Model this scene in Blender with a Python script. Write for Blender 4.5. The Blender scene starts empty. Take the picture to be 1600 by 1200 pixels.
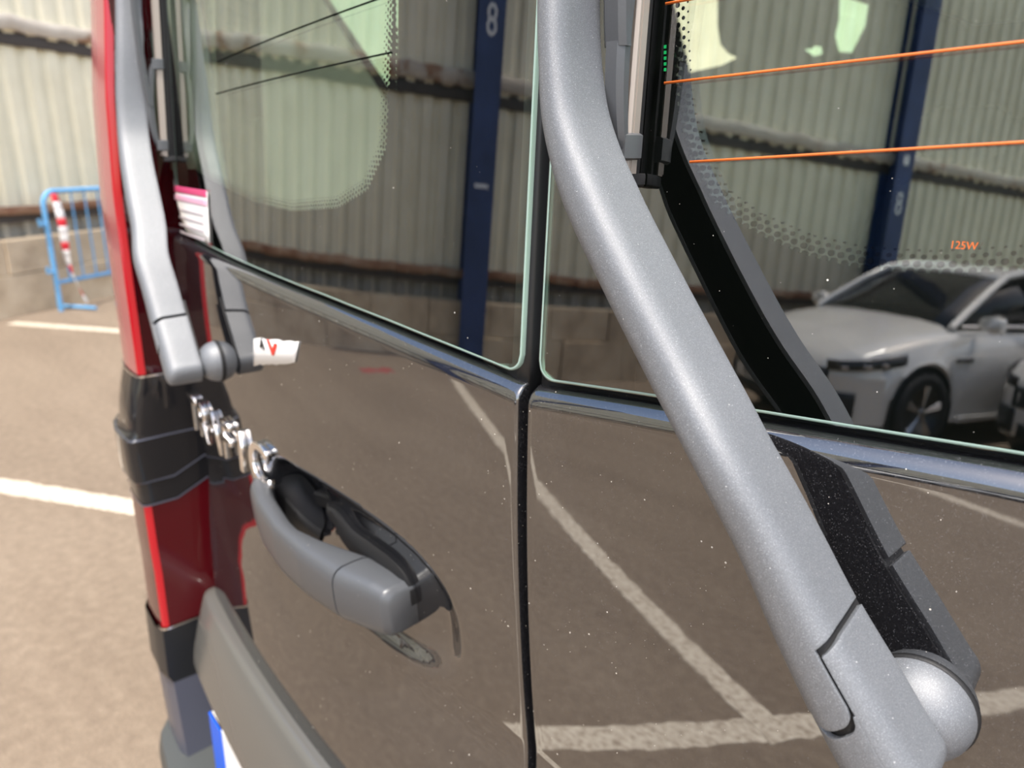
import bpy, bmesh, math, random
from mathutils import Vector, Matrix
random.seed(7)
SC = bpy.context.scene
COL = SC.collection

# ------------------------------------------------------------------ camera
F, PITCH, PHI = 1200.0, math.radians(16.7), math.radians(45)
CAM = Vector((.29, -.30, 1.38))
c_f = Vector((-math.sin(PHI)*math.cos(PITCH), math.cos(PHI)*math.cos(PITCH), -math.sin(PITCH)))
c_r = Vector((math.cos(PHI), math.sin(PHI), 0))
c_u = c_r.cross(c_f)
cd = bpy.data.cameras.new('camera'); cam = bpy.data.objects.new('camera', cd); COL.objects.link(cam)
m = Matrix((c_r, c_u, -c_f)).transposed().to_4x4(); m.translation = CAM
cam.matrix_world = m
cd.sensor_width = 36; cd.lens = F/1600*36; cd.clip_start = .01; cd.clip_end = 300
cd.dof.use_dof = True; cd.dof.focus_distance = .36; cd.dof.aperture_fstop = 9.5
SC.camera = cam
# ------------------------------------------------------------------ sky, sun, exposure
w = bpy.data.worlds.new('sky'); SC.world = w; w.use_nodes = True
nt = w.node_tree; bg = nt.nodes['Background']
sk = nt.nodes.new('ShaderNodeTexSky'); sk.sky_type = 'NISHITA'; sk.sun_disc = False
sk.sun_elevation = math.radians(58); sk.sun_rotation = math.radians(140); sk.dust_density = 3.0; sk.air_density = 1.2; sk.ozone_density = 1.0
nt.links.new(sk.outputs[0], bg.inputs[0]); bg.inputs[1].default_value = .27
sd = bpy.data.lights.new('sun', 'SUN'); sun = bpy.data.objects.new('sun', sd); COL.objects.link(sun)
sd.energy = 4.4; sd.angle = math.radians(1.2); sd.color = (1, .95, .87)
SUN = Vector((.14, -.26, .955)).normalized()
sun.rotation_euler = SUN.to_track_quat('Z', 'Y').to_euler(); sun.location = (3, -3, 9)
vs = SC.view_settings; vs.view_transform = 'Standard'; vs.look = 'None'; vs.gamma = 1; vs.use_curve_mapping = False; vs.exposure = .27

# ------------------------------------------------------------------ helpers
def ray(x, y):
    return (c_f*F + c_r*(x-800) - c_u*(y-600)).normalized()
def on_plane(x, y, ax, val):
    d = ray(x, y); return CAM + d*((val-CAM[ax])/d[ax])
def on(x, y, S, off=0.0):
    d = ray(x, y); t = .01
    while t < 6:
        p = CAM+d*t
        if p.y > S(p.x, p.z)-off: break
        t += .004
    a, b = t-.004, t
    for _ in range(26):
        mm = (a+b)/2; p = CAM+d*mm
        if p.y > S(p.x, p.z)-off: b = mm
        else: a = mm
    return CAM+d*b
def interp(x, tab):
    if x <= tab[0][0]: return tab[0][1]
    for (a, va), (b, vb) in zip(tab, tab[1:]):
        if x <= b: return va+(vb-va)*(x-a)/(b-a)
    return tab[-1][1]
def sstep(a, b, x):
    t = min(1, max(0, (x-a)/(b-a))); return t*t*(3-2*t)
def spline(pts, n):
    P = [Vector(p) for p in pts]; out = []
    P = [P[0]*2-P[1]]+P+[P[-1]*2-P[-2]]
    for i in range(1, len(P)-2):
        p0, p1, p2, p3 = P[i-1:i+3]
        for k in range(n):
            t = k/n
            out.append(.5*((2*p1)+(p2-p0)*t+(2*p0-5*p1+4*p2-p3)*t*t+(3*p1-p0-3*p2+p3)*t**3))
    out.append(P[-2]); return out
def link(name, me, mat=None, parent=None, smooth=True):
    if mat is not None: me.materials.append(mat)
    if smooth:
        for p in me.polygons: p.use_smooth = True
    o = bpy.data.objects.new(name, me); COL.objects.link(o); o.parent = parent
    return o
def mk(name, V, Fc, mat=None, parent=None, smooth=True, fix=True):
    me = bpy.data.meshes.new(name); me.from_pydata([tuple(v) for v in V], [], Fc); me.update()
    if fix:
        b = bmesh.new(); b.from_mesh(me); bmesh.ops.recalc_face_normals(b, faces=b.faces); b.to_mesh(me); b.free()
    return link(name, me, mat, parent, smooth)
def gridf(nu, nv, closed=False):
    fs = []
    for i in range(nu-1):
        for j in range(nv-1 if not closed else nv):
            fs.append((i*nv+j, i*nv+(j+1) % nv, (i+1)*nv+(j+1) % nv, (i+1)*nv+j))
    return fs
def grid(name, rows, mat, parent=None, smooth=True, fix=False, flip=False):
    nv = len(rows[0]); V = [v for r in rows for v in r]; fs = gridf(len(rows), nv)
    if flip: fs = [f[::-1] for f in fs]
    return mk(name, V, fs, mat, parent, smooth, fix)
def loft(name, rings, mat, parent=None, smooth=True, caps=True):
    nv = len(rings[0]); V = [v for r in rings for v in r]; fs = gridf(len(rings), nv, True)
    if caps: fs += [tuple(range(nv))[::-1], tuple(range((len(rings)-1)*nv, len(rings)*nv))]
    return mk(name, V, fs, mat, parent, smooth)
def bevel(o, wd, seg=2, ang=35):
    md = o.modifiers.new('bevel', 'BEVEL'); md.width = wd; md.segments = seg; md.limit_method = 'ANGLE'; md.angle_limit = math.radians(ang)
    md.harden_normals = False
    return o
def autos(o, ang=40):
    me = o.data; b = bmesh.new(); b.from_mesh(me)
    for e in b.edges:
        e.smooth = not (len(e.link_faces) == 2 and e.calc_face_angle(0) > math.radians(ang))
    b.to_mesh(me); b.free(); return o
def solid(o, th, off=-1):
    md = o.modifiers.new('solidify', 'SOLIDIFY'); md.thickness = th; md.offset = off; return o
def box_v(c, s, R=None):
    V = []
    for x in (-1, 1):
        for y in (-1, 1):
            for z in (-1, 1):
                v = Vector((x*s[0]/2, y*s[1]/2, z*s[2]/2)); V.append(Vector(c)+(R @ v if R else v))
    return V, [(0, 1, 3, 2), (4, 6, 7, 5), (0, 4, 5, 1), (2, 3, 7, 6), (0, 2, 6, 4), (1, 5, 7, 3)]
def box(name, c, s, mat, parent=None, R=None, bev=0):
    V, f = box_v(c, s, R); o = mk(name, V, f, mat, parent, False)
    if bev: bevel(o, bev)
    return o
def tube_rings(pts, rad, seg=10):
    pts = [Vector(p) for p in pts]; rings = []
    up = None
    for i, p in enumerate(pts):
        t = (pts[min(i+1, len(pts)-1)]-pts[max(i-1, 0)]).normalized()
        if up is None: up = t.orthogonal().normalized()
        up = (up-t*up.dot(t)).normalized(); s = t.cross(up)
        r = rad[i] if isinstance(rad, (list, tuple)) else rad
        rings.append([p+(up*math.cos(a)+s*math.sin(a))*r for a in [2*math.pi*k/seg for k in range(seg)]])
    return rings
def tube(name, pts, rad, mat, parent=None, seg=10):
    return autos(loft(name, tube_rings(pts, rad, seg), mat, parent))
def multi(name, parts, mat, parent=None, smooth=False):
    V, Fs = [], []
    for v, f in parts:
        k = len(V); V += list(v); Fs += [tuple(i+k for i in q) for q in f]
    return mk(name, V, Fs, mat, parent, smooth)
def text_obj(name, s, size, depth, mat, parent, M, bev=0, xs=1.0):
    cu = bpy.data.curves.new('glyph', 'FONT'); cu.body = s; cu.size = size; cu.extrude = depth; cu.bevel_depth = bev; cu.bevel_resolution = 1
    cu.align_x = 'CENTER'; cu.align_y = 'CENTER'
    t = bpy.data.objects.new('glyph', cu); COL.objects.link(t)
    bpy.context.view_layer.update()
    me = bpy.data.meshes.new_from_object(t.evaluated_get(bpy.context.evaluated_depsgraph_get()))
    bpy.data.objects.remove(t)
    for v in me.vertices: v.co = M @ Vector((v.co.x*xs, v.co.y, v.co.z))
    me.materials.clear()
    return link(name, me, mat, parent, False)
def tag(o, label=None, cat=None, group=None, kind=None):
    if label: o['label'] = label
    if cat: o['category'] = cat
    if group: o['group'] = group
    if kind: o['kind'] = kind
    return o
def empty(name, loc=(0, 0, 0)):
    o = bpy.data.objects.new(name, None); COL.objects.link(o); o.location = loc; o.empty_display_size = .1; return o

# ------------------------------------------------------------------ materials
def mat(name, col=(.5, .5, .5), rough=.5, metal=0.0, ior=1.5, coat=0.0, **k):
    M = bpy.data.materials.new(name); M.use_nodes = True; b = M.node_tree.nodes['Principled BSDF']
    b.inputs['Base Color'].default_value = (*col, 1); b.inputs['Roughness'].default_value = rough
    b.inputs['Metallic'].default_value = metal; b.inputs['IOR'].default_value = ior; b.inputs['Coat Weight'].default_value = coat
    for a, v in k.items(): b.inputs[a.replace('_', ' ')].default_value = v
    return M
class N:
    def __init__(s, M): s.t = M.node_tree; s.b = s.t.nodes.get('Principled BSDF'); s.out = s.t.nodes['Material Output']
    def n(s, ty, **k):
        x = s.t.nodes.new('ShaderNode'+ty)
        for a, v in k.items():
            if a.startswith('i_'): x.inputs[a[2:].replace('_', ' ')].default_value = v
            else: setattr(x, a, v)
        return x
    def l(s, a, b): s.t.links.new(a, b)
    def obj(s): return s.n('TexCoord').outputs['Object']
    def noise(s, scale, det=4, vec=None, rough=.55):
        x = s.n('TexNoise', i_Scale=scale, i_Detail=det, i_Roughness=rough); s.l(vec or s.obj(), x.inputs['Vector']); return x.outputs[0]
    def ramp(s, fac, stops):
        r = s.n('ValToRGB'); e = r.color_ramp.elements
        while len(e) < len(stops): e.new(.5)
        for q, (p, c) in zip(e, stops): q.position = p; q.color = (*c, 1) if len(c) == 3 else c
        s.l(fac, r.inputs[0]); return r.outputs[0]
    def bump(s, h, st, dist=.001):
        x = s.n('Bump', i_Strength=st, i_Distance=dist); s.l(h, x.inputs['Height']); s.l(x.outputs[0], s.b.inputs['Normal']); return x
    def math(s, op, a, b=None):
        x = s.n('Math', operation=op)
        for i, v in enumerate((a, b)):
            if v is None: continue
            if isinstance(v, (int, float)): x.inputs[i].default_value = v
            else: s.l(v, x.inputs[i])
        return x.outputs[0]
    def specks(s, scale, size, keep):
        v = s.n('TexVoronoi', i_Scale=scale); s.l(s.obj(), v.inputs['Vector'])
        sp = s.n('SeparateColor'); s.l(v.outputs['Color'], sp.inputs[0])
        rad = s.math('MULTIPLY', sp.outputs[1], size)
        return s.math('MULTIPLY', s.math('LESS_THAN', v.outputs['Distance'], rad), s.math('GREATER_THAN', sp.outputs[0], keep))
    def mixsh(s, fac, a, b):
        x = s.n('MixShader'); s.l(fac, x.inputs[0]); s.l(a, x.inputs[1]); s.l(b, x.inputs[2]); return x.outputs[0]

def dusty(M, scale, size, keep, col=(.75, .7, .62), scale2=None):
    n = N(M); f = n.specks(scale, size, keep)
    if scale2: f = n.math('MAXIMUM', f, n.specks(scale2, size, keep))
    d = n.n('BsdfDiffuse', i_Color=(*col, 1))
    n.l(n.mixsh(f, n.b.outputs[0], d.outputs[0]), n.out.inputs[0]); return n
M_paint = mat('dark_metallic_paint', (.016, .0155, .016), .03, 0, 2.75)
n = dusty(M_paint, 150, .085, .70, scale2=330)
fl = n.n('TexVoronoi', i_Scale=2600); n.l(n.obj(), fl.inputs['Vector'])
n.l(n.ramp(fl.outputs['Color'], [(0, (.006, .006, .007)), (.8, (.016, .016, .018)), (1, (.12, .12, .13))]), n.b.inputs['Base Color'])
n.l(n.ramp(n.noise(14, 3), [(.3, (.015,)*3), (.75, (.045,)*3)]), n.b.inputs['Roughness'])

def glass(name, tint, ior, extra=True):
    M = bpy.data.materials.new(name); M.use_nodes = True; n = N(M)
    ge = n.n('NewGeometry'); fr = n.n('Fresnel'); n.l(n.math('ADD', n.math('MULTIPLY', ge.outputs['Backfacing'], 1/ior-ior), ior), fr.inputs['IOR']); tr = n.n('BsdfTransparent', i_Color=(*tint, 1)); gl = n.n('BsdfGlossy', i_Color=(1, 1, 1, 1), i_Roughness=.012)
    sh = n.mixsh(fr.outputs[0], tr.outputs[0], gl.outputs[0])
    if extra:
        f = n.math('MAXIMUM', n.specks(150, .07, .8), n.specks(420, .07, .86)); d = n.n('BsdfDiffuse', i_Color=(.75, .72, .66, 1))
        sh = n.mixsh(f, sh, d.outputs[0])
    n.l(sh, n.out.inputs[0]); return M
M_glass = glass('rear_window_glass', (.82, .93, .86), 2.5)
M_glassin = glass('inner_glass_face', (1, 1, 1), 2.5, False)
M_sideglass = glass('tinted_side_glass', (.66, .95, .80), 1.45, False)
M_clearside = glass('clear_side_glass', (.93, .93, .88), 1.4, False)
M_carglass = mat('car_glass', (.008, .01, .011), .04, 0, 1.55)
M_edge = mat('glass_edge', (.36, .50, .45), .25)
M_frit = mat('black_ceramic_border', (.004, .004, .004), .6, Specular_IOR_Level=0.0)
M_heat = mat('orange_heater_wire', (.75, .17, .03), .5)
M_rubber = mat('black_rubber', (.010, .010, .011), .6)
n = N(M_rubber); n.bump(n.noise(900, 2), .15)
M_wiper = mat('grey_wiper_plastic', (.10, .11, .12), .47, 0, 1.95)
n = dusty(M_wiper, 420, .10, .72, (.8, .8, .8), scale2=800)
cn = n.noise(3000, 3); n.l(n.ramp(cn, [(.3, (.078, .085, .096)), (.6, (.150, .162, .180)), (.78, (.54, .55, .57))]), n.b.inputs['Base Color'])
n.l(n.ramp(n.noise(2600, 2), [(.3, (.42,)*3), (.7, (.60,)*3)]), n.b.inputs['Roughness'])
n.bump(n.noise(4200, 3), .3, .0004)
M_wiperin = mat('wiper_channel_inside', (.008, .008, .009), .7, Specular_IOR_Level=.05)
M_blade = mat('blade_spring_steel', (.40, .35, .31), .45, .4)
M_handle = mat('handle_plastic', (.085, .09, .098), .38, .1, 1.55)
n = dusty(M_handle, 300, .08, .85); n.bump(n.noise(700, 3), .12, .0006)
M_blackpl = mat('black_plastic', (.014, .015, .017), .35)
M_gloss = mat('gloss_black_lens', (.012, .012, .014), .06, 0, 1.6)
M_chrome = mat('chrome', (.95, .92, .90), .14, 1.0)
M_garn = mat('grey_trim_plastic', (.10, .098, .09), .22, 0, 1.7)
M_cladp = mat('lower_corner_plastic', (.085, .09, .12), .35)
M_bump = mat('bumper_plastic', (.06, .065, .065), .45)
M_white = mat('white_paper', (.85, .84, .82), .6)
M_pink = mat('magenta_print', (.62, .06, .18), .6)
M_pinkl = mat('pink_print', (.75, .42, .55), .6)
M_greyp = mat('grey_print', (.5, .45, .47), .6)
M_red = mat('red_print', (.85, .05, .03), .5)
M_blackp = mat('black_print', (.03, .03, .03), .5)
M_bluepl = mat('plate_blue', (.01, .12, .75), .4)
M_beige = mat('beige_interior_trim', (.86, .84, .70), .7)
M_dark = mat('dark_interior', (.012, .013, .014), .8)
M_seat = mat('dark_seat_cloth', (.02, .024, .028), .85)
def lens_mat(name, col, rough=.06):
    M = mat(name, col, rough, 0, 1.6); n = N(M)
    n.b.inputs['Transmission Weight'].default_value = .35; n.b.inputs['Coat Weight'].default_value = .6
    return M
M_lens = mat('red_lens', (.42, .006, .014), .06, 0, 1.6, Coat_Weight=.5) if False else mat('red_lens', (.075, .003, .006), .05, 0, 1.65)
M_lensd = mat('dark_red_lens', (.04, .002, .004), .05, 0, 1.6)
M_lense = mat('bright_red_lens_edge', (.42, .006, .014), .12, 0, 1.6)
M_clear = mat('clear_lens', (.42, .12, .12), .12, 0, 1.5)
# ------------------------------------------------------------------ the yard: frame along the wall
E1 = Vector((.88, .475, 0)).normalized(); E2 = Vector((-E1.y, E1.x, 0)); WALL = -6.1
def yard(a, t, z=0): return E1*a+E2*t+Vector((0, 0, z))
YR = Matrix((E1, E2, Vector((0, 0, 1)))).transposed()

M_asph = mat('dusty_asphalt', (.3, .25, .2), .9)
n = N(M_asph); a = n.noise(.9, 5); b2 = n.noise(26, 5); c3 = n.noise(160, 2)
mp = n.n('Mapping'); mp.inputs['Rotation'].default_value = (0, 0, -.5); mp.inputs['Scale'].default_value = (.35, 2.2, 1); n.l(n.obj(), mp.inputs['Vector']); a = n.math('ADD', n.math('MULTIPLY', a, .45), n.math('MULTIPLY', n.noise(1.0, 5, mp.outputs[0], .6), .55))
mx = n.n('Mix', data_type='RGBA'); mx.inputs[0].default_value = .42
n.l(n.ramp(a, [(.3, (.155, .114, .078)), (.5, (.235, .178, .125)), (.72, (.31, .243, .176))]), mx.inputs[6])
n.l(n.ramp(b2, [(.3, (.145, .104, .072)), (.55, (.235, .178, .125)), (.75, (.33, .262, .19))]), mx.inputs[7])
mx2 = n.n('Mix', data_type='RGBA', blend_type='MULTIPLY'); mx2.inputs[0].default_value = .5; n.l(mx.outputs[2], mx2.inputs[6])
n.l(n.ramp(c3, [(.35, (.6, .6, .6)), (.65, (1.15, 1.15, 1.15))]), mx2.inputs[7]); n.l(mx2.outputs[2], n.b.inputs['Base Color'])
n.bump(c3, .5, .01)
M_line = mat('worn_white_line', (.8, .75, .65), .85); n = N(M_line)
n.l(n.ramp(n.noise(45, 4), [(.32, (.34, .27, .20)), (.5, (.58, .50, .39)), (.7, (.74, .66, .53))]), n.b.inputs['Base Color'])
M_sheet = mat('cream_sheet_metal', (.78, .76, .64), .5); n = N(M_sheet)
n.l(n.ramp(n.noise(1.3, 5), [(.3, (.72, .66, .48)), (.6, (.86, .80, .61)), (.8, (.90, .85, .67))]), n.b.inputs['Base Color'])
M_rail = mat('rusty_rail', (.45, .38, .3), .8); n = N(M_rail)
n.l(n.ramp(n.noise(3, 5), [(.35, (.30, .17, .10)), (.42, (.50, .43, .35)), (.7, (.62, .57, .49))]), n.b.inputs['Base Color'])
M_rust = mat('rust_edge', (.3, .14, .07), .85); n = N(M_rust)
n.l(n.ramp(n.noise(4, 5), [(.35, (.20, .08, .04)), (.55, (.34, .20, .12)), (.75, (.5, .40, .30))]), n.b.inputs['Base Color'])
M_shade = mat('rail_shade', (.06, .05, .045), .7)  # dark colour standing in for shade below the wall rails
M_conc = mat('stained_concrete', (.5, .44, .34), .9); n = N(M_conc)
n.l(n.ramp(n.noise(3.2, 6), [(.3, (.38, .285, .19)), (.5, (.56, .44, .30)), (.75, (.68, .56, .40))]), n.b.inputs['Base Color'])
n.bump(n.noise(30, 5), .4, .02)
M_blue = mat('dark_blue_steel', (.02, .045, .14), .5); n = N(M_blue)
n.l(n.ramp(n.noise(4, 4), [(.3, (.015, .035, .11)), (.7, (.03, .06, .18))]), n.b.inputs['Base Color'])
M_num = mat('white_stencil', (.75, .75, .75), .7)
M_barr = mat('light_blue_paint', (.14, .38, .66), .45)
M_tapew = mat('tape_white', (.85, .82, .8), .5); M_taper = mat('tape_red', (.75, .03, .05), .5)

# ground
g = mk('ground', [(-60, -60, 0), (60, -60, 0), (60, 60, 0), (-60, 60, 0)], [(0, 1, 2, 3)], M_asph, None, False)
tag(g, 'dusty brown asphalt yard with worn parking lines', kind='structure')
def line(p, q, wd, jit=.006, z=.001):
    p = Vector((*p, 0)); q = Vector((*q, 0)); d = (q-p); L = d.length; d.normalize(); s = Vector((-d.y, d.x, 0)); k = max(2, int(L/.03)); V = []
    for i in range(k+1):
        c = p+d*(L*i/k); a = wd/2+random.uniform(-jit, jit); b = wd/2+random.uniform(-jit, jit)
        V += [c+s*a+Vector((0, 0, z)), c-s*b+Vector((0, 0, z)), c-s*(b+.004), c+s*(a+.004)]
    fs = []
    for i in range(k):
        o = i*4; fs += [(o, o+1, o+5, o+4), (o+1, o+2, o+6, o+5), (o+3, o, o+4, o+7)]
    return mk('painted_line', V, fs, M_line, g, False)
line((-3.95, -3.16), (-.16, -1.10), .085, z=.0025)
line((-1.35, .32), (.62, -2.17), .085)
line((-7.25, 1.22), (-3.9, 3.1), .10)
line((-4.6, -.30), (-1.3, 1.42), .11)
line((-.62, -4.22), (3.2, -2.35), .085)

M_redmark = mat('faded_red_paint', (.30, .06, .055), .85)
rm_ = line((-4.52, -2.28), (-4.44, -2.66), .17, .05); rm_.name = 'painted_mark'; rm_.data.materials.clear(); rm_.data.materials.append(M_redmark)
# wall
wl = tag(box('wall_left', yard(WALL-.35, 0, 2.9), (.3, 56, 5.8), M_conc, None, YR), 'tall yard wall clad in cream ribbed sheet metal over a concrete base', kind='structure')
def sheet_mesh(z0, z1):
    prof = []; pw = .225
    for i in range(4):
        x = i*pw; prof += [(x, 0), (x+.10, 0), (x+.135, -.035), (x+.19, -.035)]
    prof.append((.9, 0))
    V = []; 
    for z in (z0, z1):
        for t, d in prof: V.append((d, t, z))
    k = len(prof); fs = [(i, i+1, k+i+1, k+i) for i in range(k-1)]
    o = mk('cladding_sheet', V, fs, M_sheet, wl, False, False); solid(o, .004, 1); return o
def wall_piece(o, a, t, z=0):
    o.matrix_basis = Matrix.Translation(yard(a, t, z)) @ YR.to_4x4(); return o
for (z0, z1, a) in ((.92, 2.40, WALL), (2.36, 5.8, WALL+.03)):
    base = sheet_mesh(z0, z1); first = True
    for i in range(-25, 25):
        o = base if first else base.copy()
        if not first: COL.objects.link(o)
        first = False; wall_piece(o, a, i*.9)
def girt(name, z, h, dep, mt, t0, t1, wob):
    rows = []
    k = 40
    for i in range(k+1):
        t = t0+(t1-t0)*i/k; dz = random.uniform(-wob, wob); dd = random.uniform(-wob, wob)
        rows.append([yard(WALL+a+(dd if a > .03 else 0), t, z+b+dz) for a, b in ((-.04, -h/2), (dep*.8, -h/2), (dep, -h*.2), (dep, h*.3), (dep*.85, h/2), (-.04, h/2))])
    return autos(loft(name, rows, mt, wl), 50)
for i in range(-4, 4):
    t0 = -1.27+i*5.9
    girt('wall_rail', 2.45, .12, .09, M_rail, t0+.01, t0+5.89, .014)
    girt('rail_shade_strip', 2.33, .11, .035, M_shade, t0+.01, t0+5.89, .006)  # dark strip drawn in as the shade band under the rail
    girt('base_shade_strip', .83, .07, .02, M_shade, t0+.01, t0+5.89, .004)  # same drawn-in shade, below the base rail
    girt('base_rail', .90, .07, .07, M_rust, t0+.01, t0+5.89, .01)
# concrete base blocks, two courses, grey strip above
for r, (z0, z1) in enumerate(((0, .36), (.37, .66))):
    i = 0; t = -22+.3*r
    while t < 20:
        L = .78+random.uniform(-.03, .03)
        o = box('concrete_block', yard(WALL-.02+random.uniform(-.012, .012), t+L/2, (z0+z1)/2), (.30, L-.006, z1-z0+.004), M_conc, wl, YR); bevel(o, .006); t += L
M_greyst = mat('grey_weathered_strip', (.30, .28, .24), .8)
base = sheet_mesh(.66, .90); base.data.materials.clear(); base.data.materials.append(M_greyst); base.name = 'lower_strip'; first = True
for i in range(-25, 25):
    o = base if first else base.copy()
    if not first: COL.objects.link(o)
    first = False; wall_piece(o, WALL-.05, i*.9)

wf = tag(box('added_end_wall', yard(WALL+8, 15.2, 2.4), (16, .3, 4.8), M_conc, None, YR), 'added cream clad end wall, a bright backdrop behind the van windows', kind='structure')  # unseen sunlit wall, added so the van's side openings look bright
base = sheet_mesh(.3, 4.8); base.parent = wf; first = True
for i in range(17):
    o = base if first else base.copy()
    if not first: COL.objects.link(o)
    first = False; o.matrix_basis = Matrix.Translation(yard(WALL+.2+i*.9, 15.0)) @ (YR @ Matrix.Rotation(-math.pi/2, 3, 'Z')).to_4x4()
# blue columns with stencilled numbers
for i, (t, lab) in enumerate(((-1.27, 'dark blue steel column with white 8, reflected in left rear window'), (-7.15, 'dark blue steel column reflected in right rear window behind the white car'))):
    e = empty('steel_column', yard(WALL+.14, t)); tag(e, lab, 'column', 'blue columns along the wall')
    e.rotation_euler = (0, 0, math.atan2(E1.y, E1.x))
    for s in (-1, 1): box('flange', (s*.125, 0, 2.9), (.016, .30, 5.8), M_blue, e)
    box('web', (0, 0, 2.9), (.234, .014, 5.8), M_blue, e)
    box('base_plate', (0, 0, .01), (.40, .40, .02), M_blue, e)
    Mx = Matrix.Translation((.136, 0, 2.86 if i == 0 else 1.95)) @ Matrix(((0, 0, 1, 0), (1, 0, 0, 0), (0, 1, 0, 0), (0, 0, 0, 1)))
    text_obj('stencilled_number', '8', .34, .001, M_num, e, Mx, 0, .8)
    if i: 
        box('stencil_mark', (.1345, 0, 2.42), (.003, .10, .10), M_num, e)
    else:
        box('stencil_mark', (.1345, 0, 1.62), (.003, .16, .03), M_num, e)

# barrier against the wall
G0 = on_plane(96, 486, 2, 0)
be = empty('crowd_barrier', G0); tag(be, 'light blue tubular crowd barrier standing in front of the wall base', 'barrier')
bd = E2.copy()
def bp(u, z): return bd*u+Vector((0, 0, z))
BH = 1.06
tube('end_post', [bp(0, 0), bp(0, BH*.8)]+[bp(.12-.12*math.cos(a), BH-.12+.12*math.sin(a)) for a in [math.pi/2*k/6 for k in range(7)]], .022, M_barr, be)
tube('top_rail', [bp(.12, BH), bp(2.0, BH)], .022, M_barr, be)
tube('bottom_rail', [bp(0, .26), bp(2.0, .26)], .018, M_barr, be)
tube('end_post', [bp(2.0, 0), bp(2.0, BH)], .022, M_barr, be)
for k in range(1, 13): tube('bar', [bp(k*.155, .26), bp(k*.155, BH)], .009, M_barr, be, 6)
for z in (.36, .78): tube('hook', [bp(0, z), bp(-.07, z), bp(-.07, z+.05)], .016, M_barr, be, 8)
for u in (.12, 1.9): tube('foot', [bp(u, .02)+E1*-.22, bp(u, .02)+E1*.28], .016, M_barr, be, 8)
te = bd*.05+E1*.05
k = 14
for i in range(k):
    rows = []
    for j in range(5):
        s = (i+j/4)/k; tw = s*9; c = te+bp(.03+.16*s*s, BH-.02-s*(BH-.06))+E1*(.03*math.sin(s*7)); wv = (bd*math.cos(tw*.3)+E1*math.sin(tw*.3))*.035
        rows.append([c-wv, c+wv])
    solid(grid('tape_stripe', rows, M_tapew if i % 3 else M_taper, be), .002)
# rubble at the foot of the wall
for i, (px, py, r) in enumerate(((8, 488, .09), (44, 474, .07), (58, 466, .10), (80, 462, .05), (30, 470, .05), (20, 492, .06))):
    p = on_plane(px, py, 2, 0); b = bmesh.new(); bmesh.ops.create_icosphere(b, subdivisions=2, radius=r)
    for v in b.verts: v.co *= random.uniform(.75, 1.15); v.co.z = max(v.co.z*.6, -r*.25)
    for v in b.verts: v.co.z += r*.25
    me = bpy.data.meshes.new('rubble_stone'); b.to_mesh(me); b.free(); o = link('rubble_stone', me, M_conc, None, False); o.location = p
    tag(o, ['broken concrete lump nearest the left picture edge', 'small rubble stone just left of the barrier post', 'largest rubble lump beside the barrier post', 'smallest rubble chip touching the barrier foot', 'flat rubble chip against the wall base', 'pale pebble lying in front of the rubble'][i], 'stone', 'rubble along the wall base')

# ------------------------------------------------------------------ the van: rear surfaces
def prof(z):
    if z >= 1.0: return -.0031+.29*(z-1.19)**2
    return interp(z, PT)
PT = [(.40, -.002), (.80, -.003), (.85, -.0022), (.88, -.001), (.91, .001), (.935, .0035), (.955, .0058), (.97, .0072), (.98, .0077), (.99, .0077), (1.0, .0074)]
def bowl(x, z):
    # dished recess behind the handle
    dx = (x+.225)/.165; dz = (z-1.052)/.062
    r = (abs(dx)**3.2+abs(dz)**2.6)
    d = .012*(1-sstep(.45, 1.0, r))
    dx = (x+.315)/.062; dz = (z-1.075)/.036; r = dx*dx+dz*dz
    return d+.016*(1-sstep(.3, 1.0, r))
def Sp(x, z): return x*x/6+prof(z)
def Spl(x, z): return Sp(x, z)+(bowl(x, z) if x < 0 else 0)
def Sg(x, z): return x*x/6+.004+.062*(z-1.258)
ZG = [(0, 1.257), (.03, 1.260), (.07, 1.2635), (.14, 1.269), (.23, 1.2745), (.35, 1.280), (.46, 1.285), (.56, 1.290), (.70, 1.295)]
def zg(x): return interp(abs(x), ZG)
XO, XI = .655, .0065       # outer / inner x of the windows
def zwin(x):               # lower outline of the pane with rounded corners
    a = abs(x); z = zg(x)
    r = .012; d = a-XI
    if d < r: z += r-math.sqrt(max(0, r*r-(r-d)**2))
    r = .075; d = XO-a
    if d < r: z += (r-math.sqrt(max(0, r*r-(r-d)**2)))*1.0
    return z
ZTOP = 1.76
van = empty('van', (0, 0, 0)); tag(van, 'dark metallic van seen close from its rear doors', 'van')

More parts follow.
